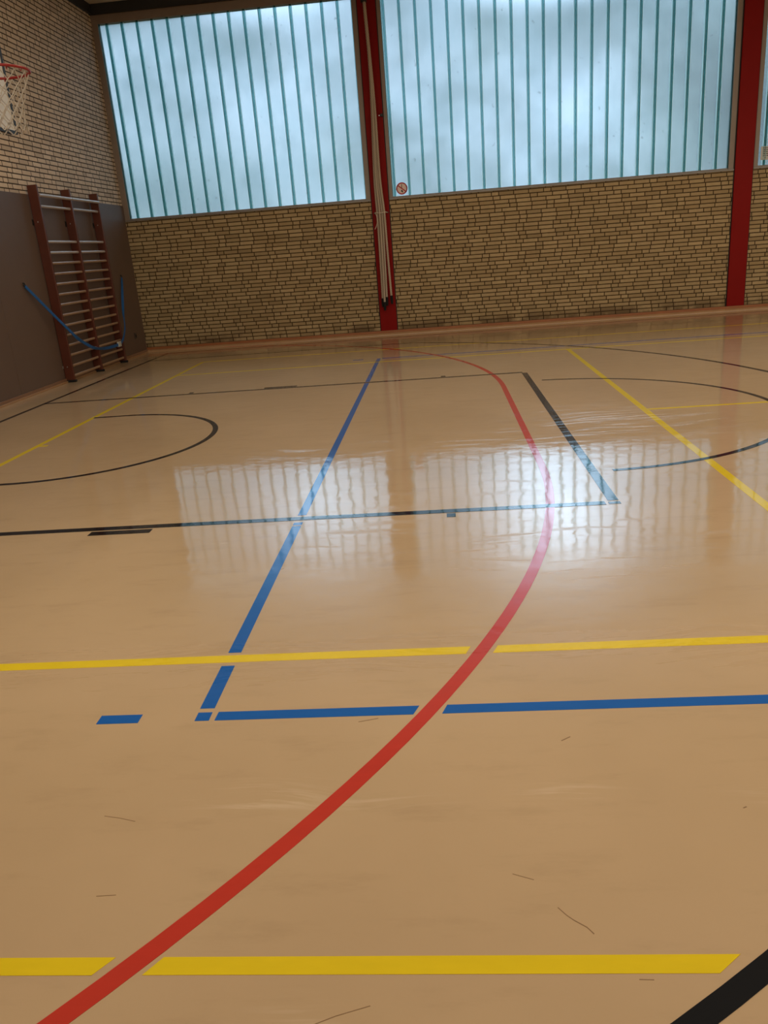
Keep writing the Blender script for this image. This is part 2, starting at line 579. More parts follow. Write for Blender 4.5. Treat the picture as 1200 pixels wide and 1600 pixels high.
M['board_edge'] = plain('dark_backboard_edge', rgb(0.02, 0.025, 0.035), 0.5)
M['paper'] = plain('white_paper', rgb(0.60, 0.55, 0.52), 0.8, var=0.03)
M['ink'] = plain('black_ink', rgb(0.02, 0.018, 0.018), 0.7)
M['sign_red'] = plain('sign_red', rgb(0.45, 0.015, 0.02), 0.5)
M['sign_white'] = plain('sign_pinkish_white', rgb(0.80, 0.62, 0.58), 0.5, var=0.04)
M['socket'] = plain('dark_brown_plastic', rgb(0.045, 0.032, 0.025), 0.4)


def rope_material():
    mt, t, b = material('twisted_hemp_rope')
    vec, X, Y, Z = t.obj_xyz()
    wv = t.new('ShaderNodeTexWave')
    wv.inputs['Scale'].default_value = 14.0
    wv.inputs['Distortion'].default_value = 1.0
    t.l.new(t.mapping(vec, rot=(0, 0.6, 0)), wv.inputs['Vector'])
    t.l.new(t.mix(wv.outputs['Fac'], rgb(0.36, 0.28, 0.21), rgb(0.50, 0.41, 0.325)), b.inputs['Base Color'])
    b.inputs['Roughness'].default_value = 0.9
    bp = t.new('ShaderNodeBump')
    bp.inputs['Strength'].default_value = 0.5
    bp.inputs['Distance'].default_value = 0.004
    t.l.new(wv.outputs['Fac'], bp.inputs['Height'])
    t.l.new(bp.outputs[0], b.inputs['Normal'])
    return mt


M['rope'] = rope_material()


def glass_material():
    """milky cast channel glass: part clear tinted, part frosted, a little dusty"""
    mt, t, b = material('milky_channel_glass')
    t.n.remove(b)
    out = t.n['Material Output']
    vec, X, Y, Z = t.obj_xyz()
    n = t.noise(t.mapping(vec, scale=(1.0, 1.0, 0.8)), 1.5, 4.0, 0.55, 0.4)
    fn = t.noise(t.mapping(vec, scale=(9.0, 1.0, 2.0)), 2.2, 4.0, 0.65)
    spots = t.m('MULTIPLY', t.ramp(t.noise(vec, 9.0, 3.0, 0.6), 0.66, 0.74), 0.30)
    k = t.m('ADD', t.m('MULTIPLY', t.ramp(n, 0.35, 0.7), 0.35), t.m('MULTIPLY', fn, 0.25))
    wn = t.new('ShaderNodeTexWhiteNoise', noise_dimensions='1D')
    t.l.new(t.m('FLOOR', t.m('DIVIDE', t.m('SUBTRACT', X, 0.124), 0.2525)), wn.inputs['W'])
    k = t.m('ADD', k, t.m('MULTIPLY', wn.outputs['Value'], 0.17))
    tint = t.mix(k, rgb(0.93, 0.985, 0.99), rgb(0.74, 0.84, 0.85))
    tint = t.mix(spots, tint, rgb(0.30, 0.36, 0.36))
    tr = t.new('ShaderNodeBsdfTransparent')
    t.l.new(tint, tr.inputs[0])
    tl = t.new('ShaderNodeBsdfTranslucent')
    tl.inputs[0].default_value = rgb(0.80, 0.90, 0.90)
    gl = t.new('ShaderNodeBsdfGlossy')
    gl.inputs['Roughness'].default_value = 0.25
    gl.inputs[0].default_value = rgb(0.9, 0.95, 0.95)
    m1 = t.new('ShaderNodeMixShader')
    m1.inputs[0].default_value = 0.20
    t.l.new(tr.outputs[0], m1.inputs[1])
    t.l.new(tl.outputs[0], m1.inputs[2])
    fr = t.new('ShaderNodeFresnel')
    fr.inputs[0].default_value = 1.3
    m2 = t.new('ShaderNodeMixShader')
    t.l.new(fr.outputs[0], m2.inputs[0])
    t.l.new(m1.outputs[0], m2.inputs[1])
    t.l.new(gl.outputs[0], m2.inputs[2])
    t.l.new(m2.outputs[0], out.inputs[0])
    return mt


def joint_material(name, dif, tra, f):
    mt, t, b = material(name)
    t.n.remove(b)
    out = t.n['Material Output']
    vec, X, Y, Z = t.obj_xyz()
    n = t.noise(t.mapping(vec, scale=(4, 4, 1)), 2.0, 3.0)
    a = t.new('ShaderNodeBsdfPrincipled')
    t.l.new(t.mix(n, dif, tuple(c * 0.7 for c in dif[:3]) + (1,)), a.inputs['Base Color'])
    a.inputs['Roughness'].default_value = 0.6
    a.inputs['Specular IOR Level'].default_value = 0.2
    tr = t.new('ShaderNodeBsdfTransparent')
    tr.inputs[0].default_value = tra
    m = t.new('ShaderNodeMixShader')
    m.inputs[0].default_value = f
    t.l.new(a.outputs[0], m.inputs[1])
    t.l.new(tr.outputs[0], m.inputs[2])
    t.l.new(m.outputs[0], out.inputs[0])
    return mt


M['glass'] = glass_material()
M['flange'] = joint_material('green_glass_flange', rgb(0.06, 0.18, 0.17), rgb(0.62, 0.83, 0.82), 0.80)
M['seam'] = joint_material('pale_green_glass_seam', rgb(0.30, 0.50, 0.50), rgb(0.55, 0.80, 0.82), 0.75)

def web_material():
    mt, t, b = material('bright_cyan_glass_side')
    t.n.remove(b)
    out = t.n['Material Output']
    vec, X, Y, Z = t.obj_xyz()
    n = t.noise(t.mapping(vec, scale=(6, 6, 1)), 2.0, 3.0)
    gl = t.new('ShaderNodeBsdfGlossy')
    gl.inputs['Roughness'].default_value = 0.35
    t.l.new(t.mix(n, rgb(0.72, 0.92, 0.90), rgb(0.92, 1.0, 1.0)), gl.inputs[0])
    tr = t.new('ShaderNodeBsdfTransparent')
    tr.inputs[0].default_value = rgb(0.75, 0.92, 0.90)
    m = t.new('ShaderNodeMixShader')
    m.inputs[0].default_value = 0.2
    t.l.new(gl.outputs[0], m.inputs[1])
    t.l.new(tr.outputs[0], m.inputs[2])
    t.l.new(m.outputs[0], out.inputs[0])
    return mt


M['web'] = web_material()

# ------------------------------------------------------------------ room shell
T = 0.25
floor = tag(MB().box(XL - T, XR + T, YF - T, YB + T, -0.15, 0.0).build('floor', M['floor']),
            'polished beige sports hall floor crossed by coloured court lines', 'floor', kind='structure')
mb = MB()
mb.box(XL - T, XR + T, YF - T, YB + T, ZC, ZC + 0.12)
ceil = tag(mb.build('ceiling', M['ceiling']), 'pale ceiling boards above the black fascia in the corner', 'ceiling', kind='structure')
mb = MB()
for y in (13.15, 12.55, 11.3):
    mb.box(XL, XR, y, y + 0.012, ZC - 0.003, ZC + 0.01)
for x in (-4.62, -2.2, 0.2):
    mb.box(x, x + 0.012, YF, YB, ZC - 0.003, ZC + 0.01)
mb.build('ceiling_seam', M['matt_black'], ceil)
for ly, le, lc in FILL_ROWS:
    MB().box(8.2 - 13.25, 8.2 + 13.25, ly - 0.24, ly + 0.24, ZC - 0.09, ZC).build('fill_housing', M['frame'], ceil)  # housings made up to go with the added ceiling fill

# window wall: brick below the sills
mb = MB()
mb.box(XL - T, XR + T, YB, YB + T, 0.0, SILL)
mb.box(XL - T, XR + T, YB, YB + T, WTOP, ZC)
wb = tag(mb.build('wall_back', M['brick_back']), 'yellow brick wall of long thin bricks under the windows', 'wall', kind='structure')
wl = tag(MB().box(XL - T, XL, YF - T, YB + T, 0.0, ZC).build('wall_left', M['brick_left']),
         'yellow brick end wall with basketball hoop and wall bars', 'wall', kind='structure')
tag(MB().box(XR, XR + T, YF - T, YB + T, 0.0, ZC).build('wall_right', M['brick_left']),
    'brick end wall opposite the wall bars', 'wall', kind='structure')
mb = MB()
mb.box(XL - T, XR + T, YF - T, YF, 0.0, SILL)
mb.box(XL - T, XR + T, YF - T, YF, WTOP, ZC)
for a, b in PIL:
    mb.box(a, b, YF - T, YF, SILL, WTOP)
tag(mb.build('wall_front', M['brick_back']), 'brick side wall facing the large windows', 'wall', kind='structure')

# grey-brown impact panels on the lower end wall
edges = [YF, 0.3, 3.45, 6.6, 9.73, 12.9, YB - 0.004]
for a, b in zip(edges[:-1], edges[1:]):
    MB().box(XL - 0.005, XL + 0.018, a + 0.003, b - 0.003, 0.03, 2.525).build('wall_panel', M['panel'], wl, bevel=0.003)
tag(wl.children[0], 'grey-brown flat impact panel') if wl.children else None
for c in wl.children:
    c['label'] = 'grey-brown smooth impact panel on the lower brick wall'

# fascias
tag(MB().box(XL, XR, YB - 0.05, YB, WTOP, ZC).build('trim_1', M['fascia']), 'black fascia strip above the window frames', 'fascia', kind='structure')
tag(MB().box(XL, XL + 0.05, YF, YB - 0.05, 5.43, ZC).build('trim_2', M['fascia']), 'black fascia strip along the top of the end wall', 'fascia', kind='structure')

# baseboards
bb = tag(MB().box(XL, XR, YB - 0.025, YB, 0.0, 0.083).build('baseboard_back', M['base'], bevel=0.004),
         'red-brown wooden skirting under the window wall', 'baseboard', kind='structure')
mb = MB()
q = [(YB - 0.025, 0.0), (YB - 0.07, 0.0), (YB - 0.068, 0.012), (YB - 0.056, 0.028), (YB - 0.04, 0.038), (YB - 0.025, 0.040)]
mb.extrude([(XL + 0.02, y, z) for y, z in q], (XR - XL - 0.04, 0, 0))
tag(mb.build('shoe_moulding', M['shoe'], bb), 'paler wooden shoe moulding')
M['base_left'] = plain('brown_skirting_wood', rgb(0.24, 0.125, 0.07), 0.4, var=0.15, coat=0.3)
bl = tag(MB().box(XL + 0.018, XL + 0.04, YF, YB - 0.03, 0.0, 0.058).build('baseboard_left', M['base_left'], bevel=0.004),
         'pale wooden skirting below the grey-brown panels', 'baseboard', kind='structure')
MB().box(XL + 0.04, XL + 0.055, YF, YB - 0.08, 0.0, 0.022).build('shoe_moulding', M['shoe'], bl, bevel=0.004)

# red pillars
plabels = ['red steel pillar between the two large windows, climbing ropes hanging before it',
           'red steel pillar between large window and notice, nothing hanging on it',
           'red steel pillar beyond the notice window', 'red steel pillar next to the opposite end wall']
for (a, b), lb in zip(PIL, plabels):
    p = empty('pillar', lb, 'pillar', ((a + b) / 2, YB, 0), kind='structure')
    cx = (a + b) / 2
    h = (b - a) / 2
    MB().box(-h + 0.012, h - 0.012, -0.028, 0.24, 0.0835, ZC).build('column', M['pillar'], p, bevel=0.003)
    for s in (-1, 1):
        x0, x1 = sorted((s * (h - 0.014), s * (h + 0.002)))
        MB().box(x0, x1, -0.006, 0.1, 0.0835, ZC).build('shadow_gap', M['matt_black'], p)  # black strips stand in for the shadow gaps beside the column

# windows
wl_labels = ['milky channel glass window beside the brick end wall',
             'milky channel glass window between the red pillars, round sign in its corner',
             'milky channel glass window with the printed notice',
             'milky channel glass window beyond the notice window', 'milky channel glass window by the opposite end wall']
FR = [(0.10, 0.082), (0.062, 0.083), (0.07, 0.083), (0.07, 0.083), (0.07, 0.1)]
JOINTS = [-1.357 - 0.2532 * k for k in range(16)]
J2 = [-0.38 + 0.2525 * k for k in range(-1, 21)]
for i, ((a, b), (fl_, fr_)) in enumerate(zip(SPANS, FR)):
    wn = empty('window_%d' % (i + 1), wl_labels[i], 'window', (0, 0, 0), kind='structure')
    g0, g1 = a + fl_, b - fr_
    z0, z1 = SILL + 0.035, 5.295
    fy = YB + 0.005
    mb = MB()
    mb.box(a, g0, fy, fy + 0.12, SILL, WTOP)
    mb.box(g1, b, fy, fy + 0.12, SILL, WTOP)
    mb.box(g0, g1, fy, fy + 0.12, z1, WTOP)
    mb.box(g0, g1, fy + 0.02, fy + 0.12, SILL, z0)
    mb.build('frame', M['frame'], wn)
    MB().box(a, b, YB - 0.018, YB + 0.05, SILL - 0.012, SILL + 0.014).build('sill', M['sill'], wn, bevel=0.003)
    gy = YB + 0.075
    mb = MB()
    mb.box(g0, g1, gy, gy + 0.006, z0, z1)
    mb.build('pane', M['glass'], wn)
    if i == 0:
        js = JOINTS
    elif i == 1:
        js = J2
    else:
        js = [g0 + 0.10 + 0.2525 * k for k in range(int((g1 - g0 - 0.1) / 0.2525) + 1)]
    fl_mb, se_mb = MB(), MB()
    for x in js:
        if x < g0 + 0.012 or x > g1 - 0.012:
            continue
        for s in (-1, 1):
            fl_mb.box(x + s * 0.0155 - 0.006, x + s * 0.0155 + 0.006, gy - 0.052, gy, z0, z1)
        se_mb.box(x - 0.0095, x + 0.0095, gy - 0.040, gy - 0.030, z0, z1)
    fl_mb.box(g0, g0 + 0.012, gy - 0.042, gy, z0, z1)
    fl_mb.box(g1 - 0.012, g1, gy - 0.042, gy, z0, z1)
    web = MB()
    for x in js:
        if x < g0 + 0.03 or x > g1 - 0.03:
            continue
        for s_ in (-1, 1):
            web.box(x + s_ * 0.0230 - 0.001, x + s_ * 0.0230 + 0.001, gy - 0.056, gy - 0.001, z0, z1)
    tag(web.build('glass_web', M['web'], wn), 'bright pale cyan side faces of the flanges')
    tag(fl_mb.build('glass_flange', M['flange'], wn), 'dark green channel glass flanges')
    tag(se_mb.build('glass_seam', M['seam'], wn), 'pale green seams between the flanges')

for i, (a, b) in enumerate(SPANS):  # unseen windows added behind the viewer to light the room
    wn = empty('window_%d' % (i + 6), 'added unseen fill-light window behind the viewer, bay %d from the hoop wall' % (i + 1), 'window', kind='structure')
    mb = MB()
    y0, y1 = YF - 0.125, YF - 0.005
    mb.box(a, a + 0.08, y0, y1, SILL, WTOP)
    mb.box(b - 0.08, b, y0, y1, SILL, WTOP)
    mb.box(a + 0.08, b - 0.08, y0, y1, 5.295, WTOP)
    mb.box(a + 0.08, b - 0.08, y0, y1, SILL, SILL + 0.035)
    mb.build('frame', M['frame'], wn)
    MB().box(a + 0.08, b - 0.08, YF - 0.085, YF - 0.079, SILL + 0.035, 5.295).build('pane', M['glass'], wn)

# ------------------------------------------------------------------ painted court lines (parts of the floor)
S = 1.0586                       # court module
HZ = 0.0008


def court(label, mat, mb):
    return tag(mb.build('court_line', M[mat], floor), label)


def quadline(mb, x0, x1, y, wd, k0=0.0, k1=0.0, z=HZ):
    """line along x; ends may be cut on the skew"""
    h = wd / 2
    mb.prism([(x0 - k0, y - h), (x1 - k1, y - h), (x1 + k1, y + h), (x0 + k0, y + h)], -0.001, z)
    return mb


def arc(cx, cy, r, a0, a1, n=72):
    return [(cx + r * math.cos(math.radians(a0 + (a1 - a0) * i / n)), cy + r * math.sin(math.radians(a0 + (a1 - a0) * i / n))) for i in range(n + 1)]


CY = 6.42 * S                    # axis of the court
XLM = 21.0

# yellow
mb = MB()
quadline(mb, -3.53 * S, -0.781 * S, 1.230 * S, 0.0465, 0, 0.018 * S)
quadline(mb, -0.673 * S, 0.512 * S, 1.230 * S, 0.0465, 0.0165 * S, 0.0275 * S)
quadline(mb, 0.66 * S, XLM, 1.230 * S, 0.0465, 0.03, 0)
court('nearest straight yellow line', 'yellow', mb)
mb = MB()
quadline(mb, -3.53 * S, 0.044 * S, 2.545 * S, 0.056, 0, 0.0095 * S)
quadline(mb, 0.142 * S, XLM, 2.545 * S, 0.056, 0.011 * S, 0)
court('yellow line just beyond the blue near corner', 'yellow', mb)
court('yellow line short of the far blue line', 'yellow', quadline(MB(), -3.53 * S, XLM, 10.33 * S, 0.05))
court('farthest yellow line near the window wall', 'yellow', quadline(MB(), -3.53 * S, XLM, 11.61 * S, 0.05))
court('yellow line running from the bottom towards the wall bars', 'yellow', MB().strip([(-3.53 * S, 1.2 * S), (-3.53 * S, 11.61 * S)], 0.052, -0.001, HZ))
court('yellow line running diagonally at the right', 'yellow', MB().strip([(1.628 * S, 2.575 * S), (1.628 * S, 10.305 * S)], 0.056, -0.001, HZ))
court('short-axis yellow line inside the black circle', 'yellow', quadline(MB(), 1.655 * S, XLM, 6.437 * S, 0.045))
court('small yellow tick on the left yellow line', 'yellow', quadline(MB(), -3.505 * S, -3.435 * S, 6.44 * S, 0.045))

# blue
mb = MB()
quadline(mb, -0.7875 * S, -0.136 * S, 2.1675 * S, 0.0515, 0.001, 0.009 * S)
quadline(mb, -0.0455 * S, XLM, 2.1675 * S, 0.0515, 0.0085 * S, 0)
court('long blue line across the near floor', 'blue', mb)
court('small blue corner square', 'blue', quadline(MB(), -0.8545 * S, -0.807 * S, 2.1675 * S, 0.0505))
court('short blue dash left of the corner', 'blue', quadline(MB(), -1.184 * S, -1.0435 * S, 2.1665 * S, 0.0515))
BX = -0.8315 * S
mb = MB()
for y0, y1 in ((2.2150, 2.4935), (2.592, 4.0), (4.014, 4.058), (4.180, 8.675), (8.76, 10.30), (10.335, 10.66)):
    mb.strip([(BX, y0 * S), (BX, y1 * S)], 0.0525, -0.001, HZ)
court('blue line running away from the viewer', 'blue', mb)
court('far thin blue line', 'blue', quadline(MB(), -0.79 * S, XLM, 10.655 * S, 0.052))
court('far short blue dash', 'blue', quadline(MB(), -1.184 * S, -1.0435 * S, 10.655 * S, 0.052))

# red six-metre line
RC = (-5.552, 6.20)
ylo, yhi = 5.24, 2 * CY - 5.24
path = arc(RC[0], ylo, RC[1], -90, 0) + arc(RC[0], yhi, RC[1], 0, 90)
court('long curved red line', 'red', MB().strip(path, 0.052, -0.001, HZ + 0.0003))

# black
BK = HZ + 0.0006
mb = MB()
quadline(mb, -4.575 * S, 0.850 * S, 4.122 * S, 0.062, z=BK)
court('near black lane line', 'black', mb)
court('black corner square of the lane', 'black', quadline(MB(), 0.866 * S, 0.930 * S, 4.118 * S, 0.040, z=BK))
court('far black lane line', 'black', quadline(MB(), -4.575 * S, 0.88 * S, 8.715 * S, 0.055, z=BK))
court('thick black free-throw line', 'black', MB().strip([(0.899 * S, 4.160 * S), (0.899 * S, 8.675 * S)], 0.062, -0.001, BK))
court('black block beside the near lane line', 'black', quadline(MB(), -2.026 * S, -1.668 * S, 4.045 * S, 0.066, z=BK))
court('small black mark beside the near lane line', 'black', quadline(MB(), -0.012 * S, 0.036 * S, 4.050 * S, 0.066, z=BK))
court('black block beside the far lane line', 'black', quadline(MB(), -2.014 * S, -1.638 * S, 8.795 * S, 0.066, z=BK))
court('small black mark near the middle of the far lane line', 'black', quadline(MB(), -0.010 * S, 0.040 * S, 8.795 * S, 0.066, z=BK))
court('small black mark near the left of the far lane line', 'black', quadline(MB(), -2.888 * S, -2.838 * S, 8.795 * S, 0.066, z=BK))
court('black base line along the end wall', 'black', MB().strip([(-4.575 * S, -0.6), (-4.575 * S, 13.17 * S)], 0.052, -0.001, BK))
court('black side line along the window wall', 'black', quadline(MB(), -4.55 * S, XLM, 13.155 * S, 0.052, z=BK))
bx, R3, off = -3.09 * S, 6.363 * S, 5.78 * S
th = math.degrees(math.asin(off / R3))
path = [(-4.575 * S, CY - off)] + arc(bx, CY, R3, -th, th, 110) + [(-4.575 * S, CY + off)]
court('large black three-point arc', 'black', MB().strip(path, 0.050, -0.001, BK))
court('black free-throw half circle', 'black', MB().strip(arc(0.930 * S, CY + 0.02, 1.70 * S, -87, 87), 0.045, -0.001, BK))
path = [(-3.52 * S, CY - 1.2 * S)] + arc(-3.185 * S, CY + 0.01, 1.2 * S, -90, 90) + [(-3.52 * S, CY + 1.2 * S)]
court('black half circle below the hoop', 'black', MB().strip(path, 0.050, -0.001, BK))

# scuff marks in the sealer
for pts, wd in (([(0.205, 1.455), (0.222, 1.432), (0.236, 1.418)], 0.0025), ([(0.236, 1.418), (0.262, 1.398), (0.274, 1.380)], 0.003),
                ([(-0.335, 1.160), (-0.285, 1.182), (-0.215, 1.205)], 0.002), ([(-1.03, 1.80), (-0.98, 1.79), (-0.93, 1.775)], 0.0025),
                ([(0.28, 1.315), (0.305, 1.313)], 0.0025), ([(0.345, 1.265), (0.375, 1.264)], 0.002),
                ([(0.31, 2.10), (0.34, 2.12)], 0.004), ([(-0.93, 1.505), (-0.88, 1.508)], 0.0025),
                ([(0.90, 1.53), (0.93, 1.532)], 0.003), ([(0.11, 1.56), (0.16, 1.54)], 0.002),
                ([(0.74, 1.78), (0.75, 1.785)], 0.004), ([(-0.335, 2.235), (-0.27, 2.252)], 0.004),
                ([(-0.9, 3.55), (-0.84, 3.60)], 0.004), ([(0.70, 1.49), (0.72, 1.496)], 0.003)):
    MB().strip(pts, wd * 0.75, -0.001, 0.0006).build('scuff_mark', M['scuff'], floor)

# ------------------------------------------------------------------ wall bars
wbx0, wbx1 = -5.375, -5.24
wb_root = empty('wall_bars', 'double bay of wooden wall bars with dark uprights against the end wall', 'wall bars', (-5.3, 12.0, 0))


def loc(o, root):
    """keep world coordinates while parented"""
    o.matrix_parent_inverse = Matrix.Translation(root.location).inverted()
    return o


UY = (10.98, 11.975, 12.965)
for y in UY:
    mb = MB()
    mb.box(wbx0, wbx1, y, y + 0.036, 0.028, 2.635)
    u = loc(mb.build('upright', M['upright'], wb_root, bevel=0.006), wb_root)
    f = MB().box(wbx0 - 0.004, wbx1 + 0.014, y - 0.006, y + 0.042, 0.0, 0.034).build('foot', M['rubber'], wb_root, bevel=0.004)
    loc(f, wb_root)
    mb = MB()
    mb.box(XL + 0.0, wbx0 + 0.005, y - 0.004, y + 0.040, 2.15, 2.185)
    mb.box(XL + 0.018, XL + 0.028, y - 0.03, y + 0.066, 2.13, 2.205)
    loc(mb.build('wall_bracket', M['iron'], wb_root), wb_root)
    for z in (2.17, 0.22):
        mb = MB().tube([(wbx0 + 0.06, y - 0.004, z), (wbx0 + 0.06, y + 0.004, z)], 0.009, 10)
        loc(mb.build('bolt', M['steel'], wb_root), wb_root)
MB_low = MB().box(XL + 0.018, wbx0 + 0.005, UY[0] - 0.012, UY[0] + 0.04, 0.20, 0.235)
loc(MB_low.build('wall_bracket', M['steel'], wb_root), wb_root)
RZ = (2.370, 1.914, 1.771, 1.630, 1.490, 1.352, 1.211, 1.072, 0.929, 0.787, 0.651, 0.512, 0.373, 0.223, 0.082)


def rung(mb, x, y0, y1, z, rx, rz):
    n = 14
    b = len(mb.v)
    for yv in (y0, y1):
        for k in range(n):
            a = 2 * math.pi * k / n
            mb.v.append((x + rx * math.cos(a), yv, z + rz * math.sin(a)))
    for k in range(n):
        mb.f.append((b + k, b + (k + 1) % n, b + n + (k + 1) % n, b + n + k))
    mb.f.append(tuple(b + k for k in range(n)))
    mb.f.append(tuple(b + n + k for k in range(n)))
    return mb


for j in range(2):
    y0, y1 = UY[j] + 0.030, UY[j + 1] + 0.006
    o = loc(rung(MB(), wbx1 - 0.004, y0 + 0.008, y1 + 0.012, 2.505, 0.019, 0.021).build('rung', M['chrome_rung'], wb_root, smooth=True), wb_root)
    for k, z in enumerate(RZ):
        mt = M['chrome_rung'] if k < 3 else M['rung']
        loc(rung(MB(), wbx1 - 0.042, y0, y1, z, 0.014, 0.0185).build('rung', mt, wb_root, smooth=True), wb_root)

# blue strap hung across the bars
strap = empty('strap', 'blue webbing strap slung across the front of the wall bars', 'strap', (-5.3, 12.0, 0.3))
pts = [(-5.372, 10.36, 1.365), (-5.318, 10.57, 1.155), (-5.264, 10.78, 0.945), (-5.21, 11.00, 0.735), (-5.195, 11.18, 0.600), (-5.195, 11.39, 0.503),
       (-5.195, 11.64, 0.407), (-5.195, 11.90, 0.356), (-5.195, 12.26, 0.331), (-5.195, 12.64, 0.336), (-5.195, 12.83, 0.386),
       (-5.205, 12.98, 0.49), (-5.225, 13.10, 0.60), (-5.29, 13.28, 0.77), (-5.33, 13.45, 0.98), (-5.372, 13.70, 1.345)]
cp = catmull(pts, 8)
mb = MB()
n = len(cp)
hw, th_ = 0.022, 0.003
for i, p in enumerate(cp):
    t_ = (cp[min(i + 1, n - 1)] - cp[max(i - 1, 0)]).normalized()
    up = Vector((1, 0, 0)).cross(t_).normalized()
    s = i / (n - 1)
    tw = 0.0 + 0.9 * math.exp(-((s - 0.45) / 0.05) ** 2) + 0.7 * math.exp(-((s - 0.28) / 0.03) ** 2) - 0.8 * math.exp(-((s - 0.92) / 0.06) ** 2)
    out_ = Vector((1, 0, 0))
    a = up * math.cos(tw) + out_ * math.sin(tw)
    nn = t_.cross(a).normalized()
    for q, r in ((-1, -1), (1, -1), (1, 1), (-1, 1)):
        mb.v.append(tuple(p + a * hw * q + nn * th_ * r + out_ * 0.012))
for i in range(n - 1):
    for k in range(4):
        mb.f.append((4 * i + k, 4 * i + (k + 1) % 4, 4 * i + 4 + (k + 1) % 4, 4 * i + 4 + k))
mb.f += [(3, 2, 1, 0), (4 * n - 4, 4 * n - 3, 4 * n - 2, 4 * n - 1)]
loc(mb.build('webbing', M['strap'], strap, smooth=True), strap)
mb = MB().box(-5.20, -5.172, 12.60, 12.72, 0.295, 0.375)
loc(tag(mb.build('buckle', M['tape'], strap, bevel=0.004), 'pale grey buckle'), strap)
for y, z in ((10.35, 1.375), (13.705, 1.355)):
    mb = MB()
    ring = [(XL + 0.035, y + 0.02 * math.cos(a), z + 0.01 + 0.022 * math.sin(a)) for a in [2 * math.pi * k / 14 for k in range(14)]]
    mb.tube(ring, 0.005, 8, closed=True)
    mb.tube([(XL + 0.016, y, z + 0.03), (XL + 0.040, y, z + 0.03)], 0.007, 8)
    loc(mb.build('wall_ring', M['iron'], strap, smooth=True), strap)

# socket on the panel near the corner
sk = empty('wall_socket', 'small dark socket low on the panel near the corner', 'socket', (XL + 0.018, 13.91, 0.345))
MB().box(0, 0.012, -0.045, 0.045, -0.05, 0.05).build('cover_plate', M['socket'], sk, bevel=0.004)
MB().tube([(0.010, 0, 0), (0.016, 0, 0)], 0.026, 18).build('outlet', M['matt_black'], sk)

# ------------------------------------------------------------------ basketball hoop on the end wall
hoop = empty('basketball_hoop', 'red basketball hoop with white net on the brick end wall', 'basketball hoop', (-3.85, 6.85, 2.76))
RCX, RCY, RZ0, RR = -3.415, 6.875, 3.05, 0.245
bd = loc(MB().box(-3.865, -3.835, 5.95, 7.845, 2.765, 3.82).build('backboard', M['board'], hoop, bevel=0.003), hoop)
mb = MB()
mb.box(-3.872, -3.828, 7.838, 7.868, 2.745, 3.84)
mb.box(-3.872, -3.828, 5.927, 5.957, 2.745, 3.84)
mb.box(-3.872, -3.828, 5.957, 7.838, 2.742, 2.772)
mb.box(-3.872, -3.828, 5.957, 7.838, 3.815, 3.845)
loc(tag(mb.build('edge_frame', M['board_edge'], hoop), 'dark edge frame'), hoop)
mb = MB()
for (y0, y1, z0, z1) in ((6.575, 7.175, 3.15, 3.19), (6.575, 7.175, 3.56, 3.60), (6.575, 6.615, 3.19, 3.56), (7.135, 7.175, 3.19, 3.56)):
    mb.box(-3.8355, -3.8335, y0, y1, z0, z1)
loc(mb.build('target_square', M['ink'], hoop), hoop)
ring = [(RCX + RR * math.cos(2 * math.pi * k / 56), RCY + RR * math.sin(2 * math.pi * k / 56), RZ0) for k in range(56)]
loc(MB().tube(ring, 0.0105, 12, closed=True).build('rim', M['rim'], hoop, smooth=True), hoop)
mb = MB()
mb.box(-3.8335, -3.822, RCY - 0.08, RCY + 0.08, 2.92, 3.06)
mb.box(-3.825, -3.655, RCY - 0.05, RCY + 0.05, 3.035, 3.047)
for s in (-1, 1):
    mb.tube([(-3.825, RCY + s * 0.06, 2.935), (-3.70, RCY + s * 0.10, 3.00), (RCX - 0.10, RCY + s * 0.216, RZ0 - 0.008)], 0.009, 8)
    mb.tube([(-3.825, RCY + s * 0.05, 3.04), (RCX - 0.14, RCY + s * 0.19, RZ0 - 0.004)], 0.008, 8)
loc(mb.build('rim_bracket', M['rim'], hoop, smooth=True), hoop)
for k in range(12):
    a = 2 * math.pi * (k + 0.5) / 12
    c, s = math.cos(a), math.sin(a)
    mb = MB().tube([(RCX + RR * c, RCY + RR * s, RZ0 - 0.008), (RCX + (RR - 0.012) * c, RCY + (RR - 0.012) * s, RZ0 - 0.026),
             (RCX + (RR - 0.022) * c, RCY + (RR - 0.022) * s, RZ0 - 0.010)], 0.0035, 6)
    loc(mb.build('net_hook', M['rim'], hoop), hoop)
mb = MB()
rings = [(0.0, RR - 0.012), (-0.075, 0.205), (-0.145, 0.178), (-0.210, 0.158), (-0.27, 0.146), (-0.33, 0.142), (-0.385, 0.148), (-0.43, 0.152)]
K = 12
for lev in range(len(rings) - 1):
    (za, ra), (zb, rb) = rings[lev], rings[lev + 1]
    for k in range(K):
        for s in (-1, 1):
            a0 = 2 * math.pi * (k + 0.5 * (lev % 2)) / K
            a1 = a0 + s * math.pi / K
            p0 = Vector((RCX + ra * math.cos(a0), RCY + ra * math.sin(a0), RZ0 - 0.015 + za))
            p1 = Vector((RCX + rb * math.cos(a1), RCY + rb * math.sin(a1), RZ0 - 0.015 + zb))
            jit = Vector((random.uniform(-.006, .006), random.uniform(-.006, .006), random.uniform(-.008, .004)))
            mb.tube([p0, (p0 + p1) / 2 + jit, p1], 0.0042 if lev < 5 else 0.005, 5)
for k in range(K):
    za, ra = rings[-2]
    for dz, rr in ((0.0, 1.0), (-0.02, 1.02)):
        a = 2 * math.pi * k / K
        p = Vector((RCX + ra * math.cos(a), RCY + ra * math.sin(a), RZ0 - 0.015 + za))
        mb.tube([p + Vector((0, 0, 0.008)), p - Vector((0, 0, 0.008))], 0.009, 6)
loc(mb.build('net', M['net'], hoop), hoop)
